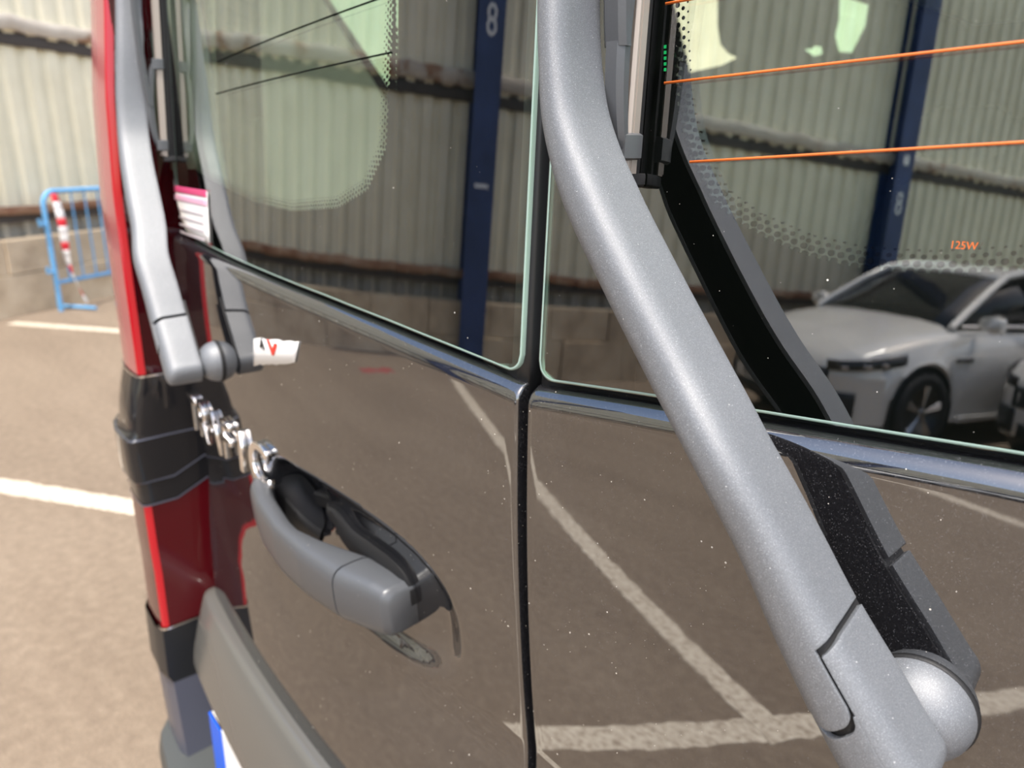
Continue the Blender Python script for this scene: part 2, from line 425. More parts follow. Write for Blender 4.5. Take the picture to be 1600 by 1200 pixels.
def xcols(s):
    xs = [.0035]*2+[.0038, .0045, .006]+[.008+.0055*i for i in range(int((.69-.008)/.0055))]+[.688]
    return xs
for s in (-1, 1):
    rows = []
    for i, a in enumerate(xcols(s)):
        x = s*a; roll = [.03, .005, .0018, .0006, .0001][i] if i < 5 else 0
        out = sstep(.655, .69, a)*.03
        zc = zg(x)-.0155; col = []
        lo = [.42+.03*k for k in range(16)]+[.90+.004*k for k in range(int((zc-.90)/.004))]
        for z in lo+[zc-.002]: col.append(Vector((x, Spl(x, z)+roll+out, z)))
        y0 = Sp(x, zc)
        for u in (0, .12, .25, .4, .55, .7, .85, 1):
            yy = y0+.0165*(1-math.cos(u*math.pi/2))**1.1; zz = zc+.0125*math.sin(u*math.pi/2)
            col.append(Vector((x, yy+roll+out, zz)))
        col.append(Vector((x, y0+.035+out, zc+.013)))
        rows.append(col)
    mn = min(len(c) for c in rows)
    # equalise the number of rows by resampling the panel part
    R2 = []
    for c in rows:
        tail = c[-9:]; head = c[:-9]; k = mn-9
        hh = []
        for j in range(k):
            f = j*(len(head)-1)/(k-1); q = int(f); t = f-q
            hh.append(head[q] if t < 1e-6 or q+1 >= len(head) else head[q].lerp(head[q+1], t))
        R2.append(hh+tail)
    door = grid('rear_door', R2, M_paint, van, True, False, flip=(s > 0))
    autos(door, 45)
    if s < 0: doorL = door; door['label'] = 'rear door with handle and chrome badge'
    else: doorR = door
# door frame around the windows (black, behind the panes) and gap seal
for s in (-1, 1):
    rows = []
    for a in [.0045, .0055]+[.01+.02*k for k in range(33)]+[.672]:
        x = s*a; rows.append([Vector((x, Sg(x, z)+.010+(.03 if z == zs[0] else 0), z)) for zs in [[zwin(x)-.02, zwin(x)-.008, zwin(x)+.02]] for z in zs])
    solid(grid('window_frame_bottom', rows, M_blackpl, van), .003)
    rows = []
    for z in [1.245+.03*k for k in range(19)]:
        rows.append([Vector((s*x, Sg(0, z)+y, z)) for x, y in ((.0045, .04), (.0045, .0055), (.006, .0045), (.012, .0045), (.03, .008), (.05, .012))])
    solid(grid('window_frame_inner', rows, M_blackpl, van), .002)
seal = box('door_gap_seal', (0, .05, 1.1), (.03, .012, 1.4), M_rubber, van)

# window panes
def pane_cols():
    xs = []; a = XI
    while a < XI+.014: xs.append(a); a += .0012
    while a < XO-.078: xs.append(a); a += .01
    while a < XO: xs.append(a); a += .0035
    xs.append(XO); return xs
panes = {}
for s in (-1, 1):
    rows = []
    for a in pane_cols():
        x = s*a; z0 = zwin(x); rows.append([Vector((x, Sg(x, z0+(ZTOP-z0)*k/24), z0+(ZTOP-z0)*k/24)) for k in range(25)])
    p = grid('rear_window', rows, M_glass, van, True, False, flip=(s > 0)); panes[s] = p
    grid('inner_glass_face', [[v+Vector((0, .0042, 0)) for v in r] for r in rows], M_glassin, p, True, False, flip=(s > 0))
    # ground green edge
    out = [(s*a, zwin(s*a)) for a in pane_cols()]
    side_in = [(s*XI, z) for z in [ZTOP-.02*k for k in range(24)]]; side_in = [q for q in side_in if q[1] > zwin(s*XI)+.004]
    side_out = [(s*XO, z) for z in [zwin(s*XO)+.004+.02*k for k in range(22)]]
    path = side_in+out+side_out; rows = []
    for i, (x, z) in enumerate(path):
        a = Vector(path[max(0, i-1)]); b = Vector(path[min(len(path)-1, i+1)]); t = (b-a).normalized(); nn = Vector((-t.y, t.x))*(1 if s > 0 else -1)
        q = [Vector((x, Sg(x, z)+.0045, z)), Vector((x, Sg(x, z)+.0008, z)), Vector((x+nn.x*.0007, Sg(x, z)-.0004, z+nn.y*.0007)), Vector((x+nn.x*.0017, Sg(x, z)-.0002, z+nn.y*.0017))]
        rows.append(q)
    grid('glass_edge', rows, M_edge, p, True, True)

# black printed borders: the clear area of each pane
clearL = [on(x, y, Sg) for x, y in ((612, -60), (614, 40), (615, 90), (611, 165), (597, 232), (568, 298), (522, 326), (450, 331), (390, 316), (330, 285), (300, 265))]
CL = sorted([(-p.x, p.z) for p in clearL])
clearR = [on(x, y, Sg) for x, y in ((1040, -60), (1043, 60), (1050, 170), (1070, 250), (1110, 320), (1165, 362), (1250, 400), (1340, 422), (1450, 430), (1600, 424), (1800, 412))]
CR = sorted([(p.x, p.z) for p in clearR])
def border(s, T, parent):
    x0 = T[0][0]
    xs = [XI+.002+(x0-XI-.002)*k/6 for k in range(7)]
    rows = []
    for a in xs: x = s*a; z0 = zwin(x); rows.append([Vector((x, Sg(x, z)+.0035, z)) for z in [z0+(ZTOP-z0)*k/20 for k in range(21)]])
    b = [x0+.0008*k for k in range(50)]; b += [b[-1]+.01*k for k in range(1, 60) if b[-1]+.01*k < XO]
    for a in b:
        x = s*a; z0 = zwin(x); z1 = max(z0+.005, interp(a, T) if a < T[-1][0] else T[-1][1]+max(0, a-.60)*3); z1 = min(z1, ZTOP)
        rows.append([Vector((x, Sg(x, z)+.0035, z)) for z in [z0+(z1-z0)*k/20 for k in range(21)]])
    grid('printed_border', rows, M_frit, parent)
    # dot fringe
    V, Fs = [], []
    P = [Vector((a, z)) for a, z in T]; dense = []
    for p, q in zip(P, P[1:]):
        L = (q-p).length; kk = max(1, int(L/.0005)); dense += [p.lerp(q, i/kk) for i in range(kk)]
    for row, (dist, r) in enumerate(((.0006, .00135), (.0034, .00125), (.0062, .0009), (.0086, .0005))):
        acc = (row % 2)*.0021
        for p, q in zip(dense, dense[1:]):
            acc += (q-p).length
            if acc > .0042:
                acc -= .0042; t = (q-p).normalized(); nn = Vector((-t.y, t.x)); nn = nn if nn.x-nn.y*-1 > 0 else -nn
                c = p+nn*dist; kx = len(V)
                for h in range(10):
                    a = c.x+r*math.cos(h*math.pi/5); z = c.y+r*math.sin(h*math.pi/5); V.append((s*a, Sg(a, z)+.0034, z))
                Fs.append(tuple(range(kx, kx+10)))
    o = mk('border_dots', V, Fs, M_frit, parent, False); tag(o, kind='stuff')
border(-1, CL, panes[-1]); border(1, CR, panes[1])
# heater wires
def wire(pane, pts, wd, mt, of=-.0004):
    rows = []
    for p in pts: rows.append([Vector((p.x, Sg(p.x, p.z)+of, p.z+wd/2)), Vector((p.x, Sg(p.x, p.z)+of, p.z-wd/2))])
    solid(grid('heater_wire', rows, mt, pane), .0002)
def wpx(a, b, ext=0, k=12):
    P, Q = on(*a, Sg), on(*b, Sg); Q = Q+(Q-P)*ext
    return [P.lerp(Q, i/k) for i in range(k+1)]
wire(panes[1], wpx((1038, 130), (1600, 65), 2), .0011, M_heat)
wire(panes[1], wpx((1078, 253), (1600, 222), 2), .0011, M_heat)
wire(panes[1], wpx((1040, 6), (1300, -40), 3), .0011, M_heat)
wire(panes[-1], wpx((612, 82), (515, 103), 3), .0011, M_frit)
wire(panes[-1], wpx((610, -8), (515, 26), 3), .0011, M_frit)
pc = on(1506, 384, Sg)
Mx = Matrix(((1, 0, 0, pc.x), (0, 0, -1, Sg(pc.x, pc.z)-.0003), (0, 1, 0, pc.z), (0, 0, 0, 1))) @ Matrix.Rotation(pc.x/3, 4, 'Y')
text_obj('printed_wattage', '125W', .0040, .0001, M_heat, panes[1], Mx, 0, .9)['label'] = 'small orange 125W print'
# green dashes of a device seen by the wiper
for k in range(5):
    p = on(1033, 72+9*k, Sg); box('green_dash', (p.x, Sg(p.x, p.z)+.0032, p.z), (.0012, .0004, .0014), mat('green_mark', (.02, .65, .2), .5) if k == 0 else bpy.data.materials['green_mark'], panes[1])
# notice inside the left pane
def patch(name, parent, x0, x1, z0f, z1f, S, off, mt, nx=10):
    rows = []
    for i in range(nx+1):
        x = x0+(x1-x0)*i/nx; a, b = (z0f(x) if callable(z0f) else z0f), (z1f(x) if callable(z1f) else z1f)
        rows.append([Vector((x, S(x, z)-off, z)) for z in [a+(b-a)*k/6 for k in range(7)]])
    return solid(grid(name, rows, mt, parent), .0003)
nz0 = lambda x: max(1.287, zwin(x)+.003)
nt_ = patch('paper_notice', panes[-1], -.652, -.497, lambda x: zwin(x)+.004, 1.343, Sg, +.0012, M_white); nt_['label'] = 'white paper notice with magenta heading behind the glass'
patch('notice_heading', panes[-1], -.652, -.499, 1.337, 1.344, Sg, +.0016, M_pink); patch('notice_band', panes[-1], -.652, -.499, 1.328, 1.3345, Sg, +.0016, M_pinkl)
for k in range(4): patch('notice_text_line', panes[-1], -.63, -.515+.0*k, 1.317-.0085*k, 1.3195-.0085*k, Sg, +.0016, M_greyp)
# rear wiper: built on the right door, copied to the left
Q = [(868, -330, 0.042), (870, -160, 0.045), (867.4, 0.1, 0.048), (869.9, 96.2, 0.049), (879.5, 194.8, 0.05), (913.6, 304.8, 0.051), (976.9, 438.8, 0.051), (1049.7, 580.0, 0.051), (1120.6, 715.2, 0.049), (1190.6, 846.7, 0.047), (1255.2, 983.0, 0.046), (1321.9, 1109.4, 0.046), (1372.1, 1201.1, 0.046), (1387, 1226, 0.046)]
def Smix(x, z): return min(Sp(x, z) if z < 1.25 else 9, Sg(x, z)) if z >= 1.25 else Sp(x, z)
ctrl = [on(a, b, Sp if b > 640 else Sg, o) for a, b, o in Q]
spn = spline(ctrl, 16)
cum = [0]
for p, q in zip(spn, spn[1:]): cum.append(cum[-1]+(q-p).length)
LT = cum[-1]
def at_s(s):
    if s < 0: return spn[0]+(spn[0]-spn[4]).normalized()*(-s), (spn[4]-spn[0]).normalized()
    s = min(s, LT)
    import bisect
    i = min(max(1, bisect.bisect_left(cum, s)), len(cum)-1); t = (s-cum[i-1])/(cum[i]-cum[i-1])
    p = spn[i-1].lerp(spn[i], t); tg = (spn[min(i+2, len(spn)-1)]-spn[max(i-3, 0)]).normalized(); return p, tg
def s_of(px, py):
    best = None
    for i, p in enumerate(spn):
        v = p-CAM; X = 800+F*v.dot(c_r)/v.dot(c_f); Y = 600-F*v.dot(c_u)/v.dot(c_f); e = (X-px)**2+(Y-py)**2
        if best is None or e < best[0]: best = (e, cum[i])
    return best[1]
WID = [(LT*0.000, 0.00750), (LT*0.101, 0.00787), (LT*0.197, 0.00734), (LT*0.256, 0.00737), (LT*0.319, 0.00892), (LT*0.396, 0.01080), (LT*0.493, 0.01066), (LT*0.593, 0.01090), (LT*0.685, 0.01043), (LT*0.770, 0.01093), (LT*0.854, 0.01244), (LT*0.930, 0.01430), (LT*1.000, 0.01500)]
HGT = [(0, .020), (LT*.3, .024), (LT*.5, .026), (LT, .026)]
def arm_pt(s, t, dh=0.0, dw=0.0):
    p, tg = at_s(s); out = Vector((p.x/3, -1, 0)).normalized(); out = (out-tg*out.dot(tg)).normalized(); side = tg.cross(out)   # side: +
    if side.x > 0: side = -side
    wv = interp(s, WID)+dw; h = interp(s, HGT)
    a = t*math.radians(100); sx = math.copysign(abs(math.sin(a))**.8, a) if abs(a) < math.pi/2 else math.copysign(1, a)
    hh = (max(0, math.cos(a))**.75)*h*.55
    if abs(t) > .82: hh = -(abs(t)-.82)/.18*h*.75
    return p+side*(-sx*wv)+out*(hh-h*.2+dh)       # t>0 -> right
KT, KL_, KR_, SC_, SR_, ST_ = 36, 17, 60, LT*.868, LT*.856, LT*.938
NT = 60
ts = [-1+2*k/NT for k in range(NT+1)]
TM = KT            # column of ts along the right side of the tongue
def s_slant(k):    # end of the long arm right of the tongue
    f = (k-TM)/(KR_-TM); return SC_-(SC_-SR_)*min(1.1, f)
def s_tongue(k):
    c = (TM+KL_)/2; r = (TM-KL_)/2; f = (k-c)/r
    return ST_-.007*(1-math.sqrt(max(0, 1-f*f))) if abs(f) < 1 else ST_-.007
V, Fs = [], []
def strip(ks, f0, f1, n_, dh=0.0):
    o = len(V)
    for k in ks:
        a, b = f0(k), f1(k)
        for i in range(n_+1): V.append(arm_pt(a+(b-a)*i/n_, ts[k], dh))
    for i in range(len(ks)-1):
        for j in range(n_):
            q = o+i*(n_+1)+j; Fs.append((q, q+1, q+n_+2, q+n_+1))
def weld(o):
    b = bmesh.new(); b.from_mesh(o.data); bmesh.ops.remove_doubles(b, verts=b.verts, dist=.00003); bmesh.ops.recalc_face_normals(b, faces=b.faces); b.to_mesh(o.data); b.free()
s0 = min(SR_, SC_)-.012
strip(list(range(NT+1)), lambda k: -.05, lambda k: s0, 110)
strip(list(range(TM+1)), lambda k: s0, lambda k: SC_, 12); strip(list(range(TM+1)), lambda k: SC_, s_tongue, 24); strip(list(range(TM, NT+1)), lambda k: s0, s_slant, 12)
wiper = mk('wiper_arm', V, Fs, M_wiper, van, True, True); weld(wiper)
def shell(o, th):
    o.data.materials.append(M_wiperin); solid(o, th, -1); md = o.modifiers['solidify']; md.material_offset = 1; md.material_offset_rim = 0; bevel(o, .0006, 2, 50)
shell(wiper, .0022)
wiper['label'] = 'grey plastic wiper arm on the right door'
# arm head
V, Fs = [], []
GAP = .0034
strip(list(range(TM+1, NT+1)), lambda k: s_slant(k)+GAP, lambda k: LT, 30, -.0008)
strip(list(range(0, TM+2)), lambda k: max(s_tongue(min(k, TM))+GAP, 0), lambda k: LT, 18, -.0008)
# rounded end of the head
o0 = len(V); pe, tg = at_s(LT)
out = Vector((pe.x/3, -1, 0)).normalized(); out = (out-tg*out.dot(tg)).normalized()
for i in range(11):
    ph = i/10*math.pi/2
    for t in ts:
        d = arm_pt(LT, t, -.0008)-pe; lat = d-out*d.dot(out); h_ = d.dot(out)
        V.append(pe+lat*math.cos(ph)+out*(h_ if h_ < 0 else h_*(.45+.55*math.cos(ph)))+tg*(.012*math.sin(ph)))
for i in range(10):
    for j in range(NT):
        q = o0+i*(NT+1)+j; Fs.append((q, q+1, q+NT+2, q+NT+1))
head = mk('arm_head', V, Fs, M_wiper, wiper, True, True); weld(head)
shell(head, .0022)
# dark core inside the split
rows = []
for i in range(30):
    s = s0-.004+(LT-.002-s0)*i/29; rows.append([arm_pt(s, t, -.0032, -.0022) for t in ts])
grid('arm_core', rows, M_rubber, wiper, True, True)
# pivot dome
PV = on(1428, 1112, Sp, .006); pv = Vector((PV.x, Sp(PV.x, PV.z), PV.z)); ax = Vector((pv.x/3, -1, 0)).normalized()
def lathe(name, prof_, o, axis, mt, parent, seg=48):
    u = axis.orthogonal().normalized(); v = axis.cross(u)
    rings = [[o+axis*h+(u*math.cos(2*math.pi*k/seg)+v*math.sin(2*math.pi*k/seg))*r for k in range(seg)] for r, h in prof_]
    return loft(name, rings, mt, parent)
KR = .0215
lathe('pivot_dome', [(KR*.98, -.002)]+[(KR*math.cos(a), .021*math.sin(a)**.9) for a in [math.pi/2*k/12 for k in range(12)]]+[(.001, .021)], pv, ax, M_wiper, wiper)
lathe('pivot_gasket', [(KR*1.03, -.001), (KR*1.03, .001), (KR*1.0, .002), (.01, .002)], pv, ax, M_rubber, wiper)
lathe('pivot_shaft', [(.008, .015), (.008, .045), (.006, .046), (.001, .046)], pv, ax, M_rubber, wiper, 20)
# blade: local frame x=.07 line, vertical
def bl(x, off, z): return Vector((x, Sg(x, z)-off*.8, z))
bx, zb0, zb1 = .064, 1.371, 1.74
def bar(name, cs, z0, z1, mt, k=24, x0=bx):
    rings = [[bl(x0+dx, of, z) for dx, of in cs] for z in [z0+(z1-z0)*i/k for i in range(k+1)]]
    o = autos(loft(name, rings, mt, wiper), 35); return o
bar('rubber_lip', ((-.0006, .0005), (.0006, .0005), (.0008, .006), (.0035, .0065), (.0035, .009), (.001, .0095), (.001, .011), (.004, .0115), (.004, .014), (-.004, .014), (-.004, .0115), (-.001, .011), (-.001, .0095), (-.0035, .009), (-.0035, .0065), (-.0008, .006)), zb0-.0035, zb1, M_rubber)
bar('steel_strip', ((.0042, .0115), (.0050, .0115), (.0050, .0165), (.0042, .0165)), zb0, zb1, M_blade); bar('steel_strip', ((-.0042, .0115), (-.0042, .0165), (-.0050, .0165), (-.0050, .0115)), zb0, zb1, M_blade)
bar('blade_holder', ((.0046, .0150), (.0046, .0185), (.003, .0200), (-.003, .0200), (-.0046, .0185), (-.0046, .0150)), zb0+.001, zb1, M_blade)
# bridge arching over the blade, with claws
def bridge(z0, z1, rise):
    rings = []
    for i in range(31):
        u = i/30; z = z0+(z1-z0)*u; o = .0195+rise*math.sin(math.pi*u)**.7; h = .006+.003*math.sin(math.pi*u)
        rings.append([bl(bx+dx, of, z) for dx, of in ((.0048, o), (.0052, o+h*.6), (.003, o+h), (-.003, o+h), (-.0052, o+h*.6), (-.0048, o))])
    autos(loft('bridge', rings, M_handle, wiper), 40)
    for z in (z0+.001, z1-.001):
        rings = []
        for dz in (-.006, -.005, .005, .006):
            g_ = .7 if abs(dz) > .0055 else 1
            rings.append([bl(bx+dx*g_, of, z+dz) for dx, of in ((.0066, .0105), (.0070, .0175), (.0052, .0245), (-.0052, .0245), (-.0070, .0175), (-.0066, .0105))])
        autos(loft('claw', rings, M_handle, wiper), 40)
bridge(1.382, 1.47, .006); bridge(1.62, 1.735, .006)
rings = []
for i in range(41):
    u = i/40; z = 1.425+(1.675-1.425)*u; o = .026+.012*math.sin(math.pi*u)**.8
    rings.append([bl(bx+dx, of, z) for dx, of in ((.0055, o), (.006, o+.005), (.0035, o+.008), (-.0035, o+.008), (-.006, o+.005), (-.0055, o))])
autos(loft('main_bridge', rings, M_handle, wiper), 40)
# joint between the arm's end and the main bridge
pj_, tj = at_s(-.045); jb = bl(bx, .038, pj_.z-.01)
rings = [[c+Vector((dx, 0, dz)) for dx, dz in ((-wd, -.02), (wd, -.02), (wd, .02), (-wd, .02))] for c, wd in ((pj_+Vector((0, .010, 0)), .006), (pj_.lerp(jb, .5), .006), (jb, .0065))]
autos(loft('blade_joint', rings, M_handle, wiper), 40)
# end cap and arm clip
rings = [[bl(bx+dx*k, of, z) for dx, of in ((.0045, .001), (.0055, .008), (.0045, .0165), (-.0045, .0165), (-.0055, .008), (-.0045, .001))] for z, k in ((zb0-.006, .8), (zb0-.005, 1), (zb0-.001, 1), (zb0, .9))]
autos(loft('blade_end_cap', rings, M_rubber, wiper), 40)
# copy to the left door
LP = on(341, 564, Sp); lp = Vector((LP.x, Sp(LP.x, LP.z), LP.z))
ang = lp.x/3-pv.x/3
MT = Matrix.Translation(lp) @ Matrix.Rotation(ang, 4, 'Z') @ Matrix.Translation(-pv)
w2 = wiper.copy(); COL.objects.link(w2); w2.parent = van; w2.matrix_basis = MT; w2['label'] = 'grey plastic wiper arm on the left door'
for ch in list(wiper.children):
    c = ch.copy(); COL.objects.link(c); c.parent = w2
# ------------------------------------------------------------------ door handle
def hp(x, off, z): return Vector((x, Sp(x, z)-off, z))
HS = [(-.400, .004, .016), (-.392, .012, .023), (-.375, .021, .0275), (-.34, .029, .0275), (-.29, .034, .0255), (-.24, .035, .025), (-.1865, .031, .0245), (-.152, .022, .0235), (-.138, .018, .0215), (-.133, .013, .017)]
def hsec(x, top, hz, th, zc):
    pts = []
    for k in range(24):
        a = 2*math.pi*k/24; ca, sa = math.cos(a), math.sin(a)
        u = math.copysign(abs(ca)**.55, ca); v = math.copysign(abs(sa)**.55, sa)
        pts.append(hp(x, top-th/2+u*th/2, zc+v*hz))
    return pts
def hr(x0, x1, n, thick):
    rings = []
    for i in range(n+1):
        x = x0+(x1-x0)*i/n
        top = interp(x, [(a, b) for a, b, c in HS]); hz = interp(x, [(a, c) for a, b, c in HS]); zc = interp(x, [(-.40, 1.049), (-.34, 1.045), (-.29, 1.0425), (-.22, 1.0425), (-.12, 1.0435)])
        rings.append(hsec(x, top, hz, thick(x), zc))
    return rings
grip = loft('handle_grip', hr(-.399, -.1885, 60, lambda x: interp(x, [(-.40, .014), (-.375, .026), (-.35, .022), (-.27, .019), (-.23, .030), (-.188, .042)])), M_handle, doorL); autos(grip, 60)
capo = loft('handle_end_cap', hr(-.1865, -.133, 30, lambda x: interp(x, [(-.187, .042), (-.12, .034)])), M_handle, doorL); autos(capo, 60)
# black gasket under the handle
def hpatch(name, outline, off, mt, cx, cz):
    V = []; n_ = len(outline); K = 8
    for k in range(K+1):
        for (x, z) in outline:
            f = k/K; xx, zz = cx+(x-cx)*f, cz+(z-cz)*f; V.append(Vector((xx, Spl(xx, zz)-off, zz)))
    fs = gridf(K+1, n_, True); o = mk(name, V, fs, mt, doorL, True, True); return o
def rrect(x0, x1, z0, z1, r, k=8):
    out = []
    for cx, cz, a0 in ((x1-r, z1-r, 0), (x0+r, z1-r, 90), (x0+r, z0+r, 180), (x1-r, z0+r, 270)):
        for i in range(k+1): a = math.radians(a0+90*i/k); out.append((cx+r*math.cos(a), cz+r*math.sin(a)))
    return out
cupo = [on(x, y, Spl, .003) for x, y in ((405, 760), (432, 756), (442, 746), (460, 741), (480, 751), (497, 774), (504, 800), (501, 832), (490, 857), (465, 852), (440, 830), (422, 795))]
cup_c = on(468, 800, Spl)
cu_ = [(p.x, p.z) for p in spline(cupo+[cupo[0]], 5)[:-1]]
hpatch('handle_cup', cu_, .0025, M_rubber, cup_c.x, cup_c.z)
go = spline([on(x, y, Spl, .006) for x, y in ((490, 768), (520, 795), (547, 828), (577, 850), (606, 872), (628, 898), (640, 930), (642, 968))], 6)
gi = spline([on(x, y, Spl, .006) for x, y in ((497, 790), (515, 812), (532, 842), (552, 868), (575, 890), (595, 915), (606, 940), (606, 966))], 6)
rows = []
for p, q in zip(go, gi):
    rows.append([Vector((r.x, Spl(r.x, r.z)-o, r.z)) for r, o in ((p, -.001), (p, .005), (p.lerp(q, .15), .007), (p.lerp(q, .5), .007), (q, .006))])
autos(grid('handle_gasket', rows, M_rubber, doorL, True, True), 40)

# ------------------------------------------------------------------ badge
letters = 'TRAFIC'; xs0, xs1 = -.64, -.378
for i, ch in enumerate(letters):
    x = xs0+(xs1-xs0)*i/5; z = 1.066+.0042*i; y = Sp(x, z)
    Mx = Matrix.Translation((x, y-.004, z)) @ Matrix.Rotation(x/3, 4, 'Z') @ Matrix(((1, 0, 0, 0), (0, 0, -1, 0), (0, 1, 0, 0), (0, 0, 0, 1)))
    o = text_obj('badge_letter', ch, .062, .0025, M_chrome, doorL, Mx, .0012, 1.25 if ch != 'I' else 1.0)
# ------------------------------------------------------------------ sticker on the paint
P0, P1 = on(398, 528, Sp), on(468, 534, Sp); P2, P3 = on(462, 567, Sp), on(398, 570, Sp)
rows = []
for i in range(13):
    a = P0.lerp(P1, i/12); b = P3.lerp(P2, i/12); j1, j2 = random.uniform(-.001, .001), random.uniform(-.001, .001)
    rows.append([Vector((p.x, Sp(p.x, p.z)-.0008, p.z+jj)) for p, jj in ((a, j1), (a.lerp(b, .5), 0), (b, j2))])
stk = grid('paint_sticker', rows, M_white, doorL); solid(stk, .0008, 0); stk['label'] = 'white sticker with red V'
zc = (P0.z+P2.z)/2
for ch, xc, sz, mt in (('V', -.318, .016, M_red), ('A', -.342, .012, M_blackp)):
    Mx = Matrix.Translation((xc, Sp(xc, zc)-.0016, zc+.001)) @ Matrix.Rotation(xc/3, 4, 'Z') @ Matrix(((1, 0, 0, 0), (0, 0, -1, 0), (0, 1, 0, 0), (0, 0, 0, 1)))
    text_obj('sticker_letter', ch, sz, .0003, mt, doorL, Mx, .0006, 2.0 if ch == 'V' else 1.2)

# ------------------------------------------------------------------ plate garnish, plate, bumper
def gar(x): return sstep(-.70, -.655, x)
rings = []
for i in range(60):
    x = -.692+.58*i/59; e = math.sqrt(max(0.0, min(1, (x+.696)/.045))); e = e*(2-e)
    zt, zb = .800, .696; zm = (zt+zb)/2; h = (zt-zb)/2*(.55+.45*e)
    rings.append([Vector((x, Sp(x, .85)-o*e+.004, zm+z*h)) for o, z in ((-.004, 1.0), (.010, 1.0), (.016, .97), (.021, .88), (.033, .2), (.044, -.5), (.046, -.8), (.040, -.97), (-.004, -1.0))])
gn = autos(loft('plate_garnish', rings, M_garn, doorL), 35); gn['label'] = 'grey plastic number plate garnish'
pl = box('number_plate', (-.34, Sp(-.34, .62)-.024, .612), (.52, .004, .11), M_white, doorL, Matrix.Rotation(-.34/3, 3, 'Z'))
box('plate_blue_band', (-.34-.238, Sp(-.34, .62)-.0265+.0275, .612), (.044, .004, .11), M_bluepl, doorL, Matrix.Rotation(-.34/3, 3, 'Z'))

rings = []
for i in range(81):
    x = -.93+1.86*i/80; a = abs(x); yb = a*a/6+sstep(.78, .93, a)*.12-.10
    rings.append([Vector((x, yb+o, z)) for o, z in ((.12, .535), (.03, .53), (.006, .522), (0, .50), (.002, .38), (.03, .30), (.15, .28))])
bu = autos(loft('rear_bumper', rings, M_bump, van), 40)

# ------------------------------------------------------------------ tail lights
CORN = [(1.60, .052), (1.544, .047), (1.443, .034), (1.337, .027), (1.262, .026), (1.183, .0255), (1.110, .025), (1.107, .0245), (1.085, .018), (1.06, .012), (1.03, .009), (1.0285, .002), (.985, .003), (.970, .004), (.9685, .009), (.938, .009), (.872, .009), (.833, .010), (.749, .009), (.70, .011)]
CORN = CORN[::-1]
def cy(z): return interp(z, CORN)
def light_rows(s, z0, z1, k, a, b, grow=0.0):
    # plan section split into inner flank, inner edge, rear face, outer flank
    rows = []
    for i in range(k+1):
        z = z0+(z1-z0)*i/k; y = cy(z)-grow; sx = -1 if s < 0 else 1
        bul = grow
        P = [(.690-bul, .125), (.6935-bul, .09), (.697-bul, .05), (.6985-bul, y+.008), (.7000-bul, y+.003), (.7045-bul, y), (.725, y+.001), (.765, y+.006), (.80, y+.016), (.83+bul, y+.034), (.85+bul, y+.06), (.865+bul, y+.11), (.872+bul, y+.20), (.875+bul, y+.30)]
        kw = sstep(.80, .90, z)*(1-sstep(.972, 1.03, z)); rows.append([Vector((sx*x, yy, z+kw*max(0, min(.03, (yy-.05)*.45))*(x < .71))) for x, yy in P[a:b+1]])
    return rows
for s in (-1, 1):
    hs = loft('tail_light', [r for r in light_rows(s, .70, 1.60, 40, 0, 13, -.002)], M_lensd, van)
    for nm, z0, z1, parts in (('upper_lens', 1.112, 1.60, ((0, 3, M_lensd), (3, 5, M_lense), (5, 9, M_clear), (9, 13, M_lens))), ('lower_lens', .752, .936, ((0, 3, M_lens), (3, 5, M_lense), (5, 7, M_lens), (7, 9, M_clear), (9, 13, M_lens)))):
        for a, b_, mt in parts: grid(nm, light_rows(s, z0, z1, 30, a, b_), mt, hs, True, True)
    for z0, z1, gr in ((1.029, 1.108, .001), (.971, 1.0285, .002), (.938, .9685, .001)):
        rr = light_rows(s, z0, z1, 12, 0, 13, gr)
        # rounded upper and lower lips
        rr = [[v+Vector((0, .004, 0)) for v in rr[0]]]+rr+[[v+Vector((0, .004, 0)) for v in rr[-1]]]
        autos(grid('dark_lens_band', rr, M_gloss, hs, True, True), 50)
    for z in (1.110, 1.0287, .970, .9375, .7505):
        rr = light_rows(s, z-.0012, z+.0012, 1, 0, 13, .0022); grid('silver_trim_strip', rr, M_chrome if z > 1.1 or z < .8 else M_cladp, hs, True, True)
    # corner body panel below the light
    rows = []
    for i in range(21):
        z = .50+.249*i/20; y = interp(z, [(.50, .018), (.54, .016), (.668, .012), (.669, .006), (.749, .008)])
        rows.append([Vector((s*x, yy, z)) for x, yy in ((.68, .12), (.696, .05), (.70, y), (.72, y-.003), (.78, y+.006), (.84, y+.04), (.88, y+.1), (.90, y+.3))])
    k1 = grid('corner_panel', rows[:14], M_cladp, van, True, True); autos(k1, 40)
    k2 = grid('corner_panel', rows[13:], M_blackpl, van, True, True); autos(k2, 40)

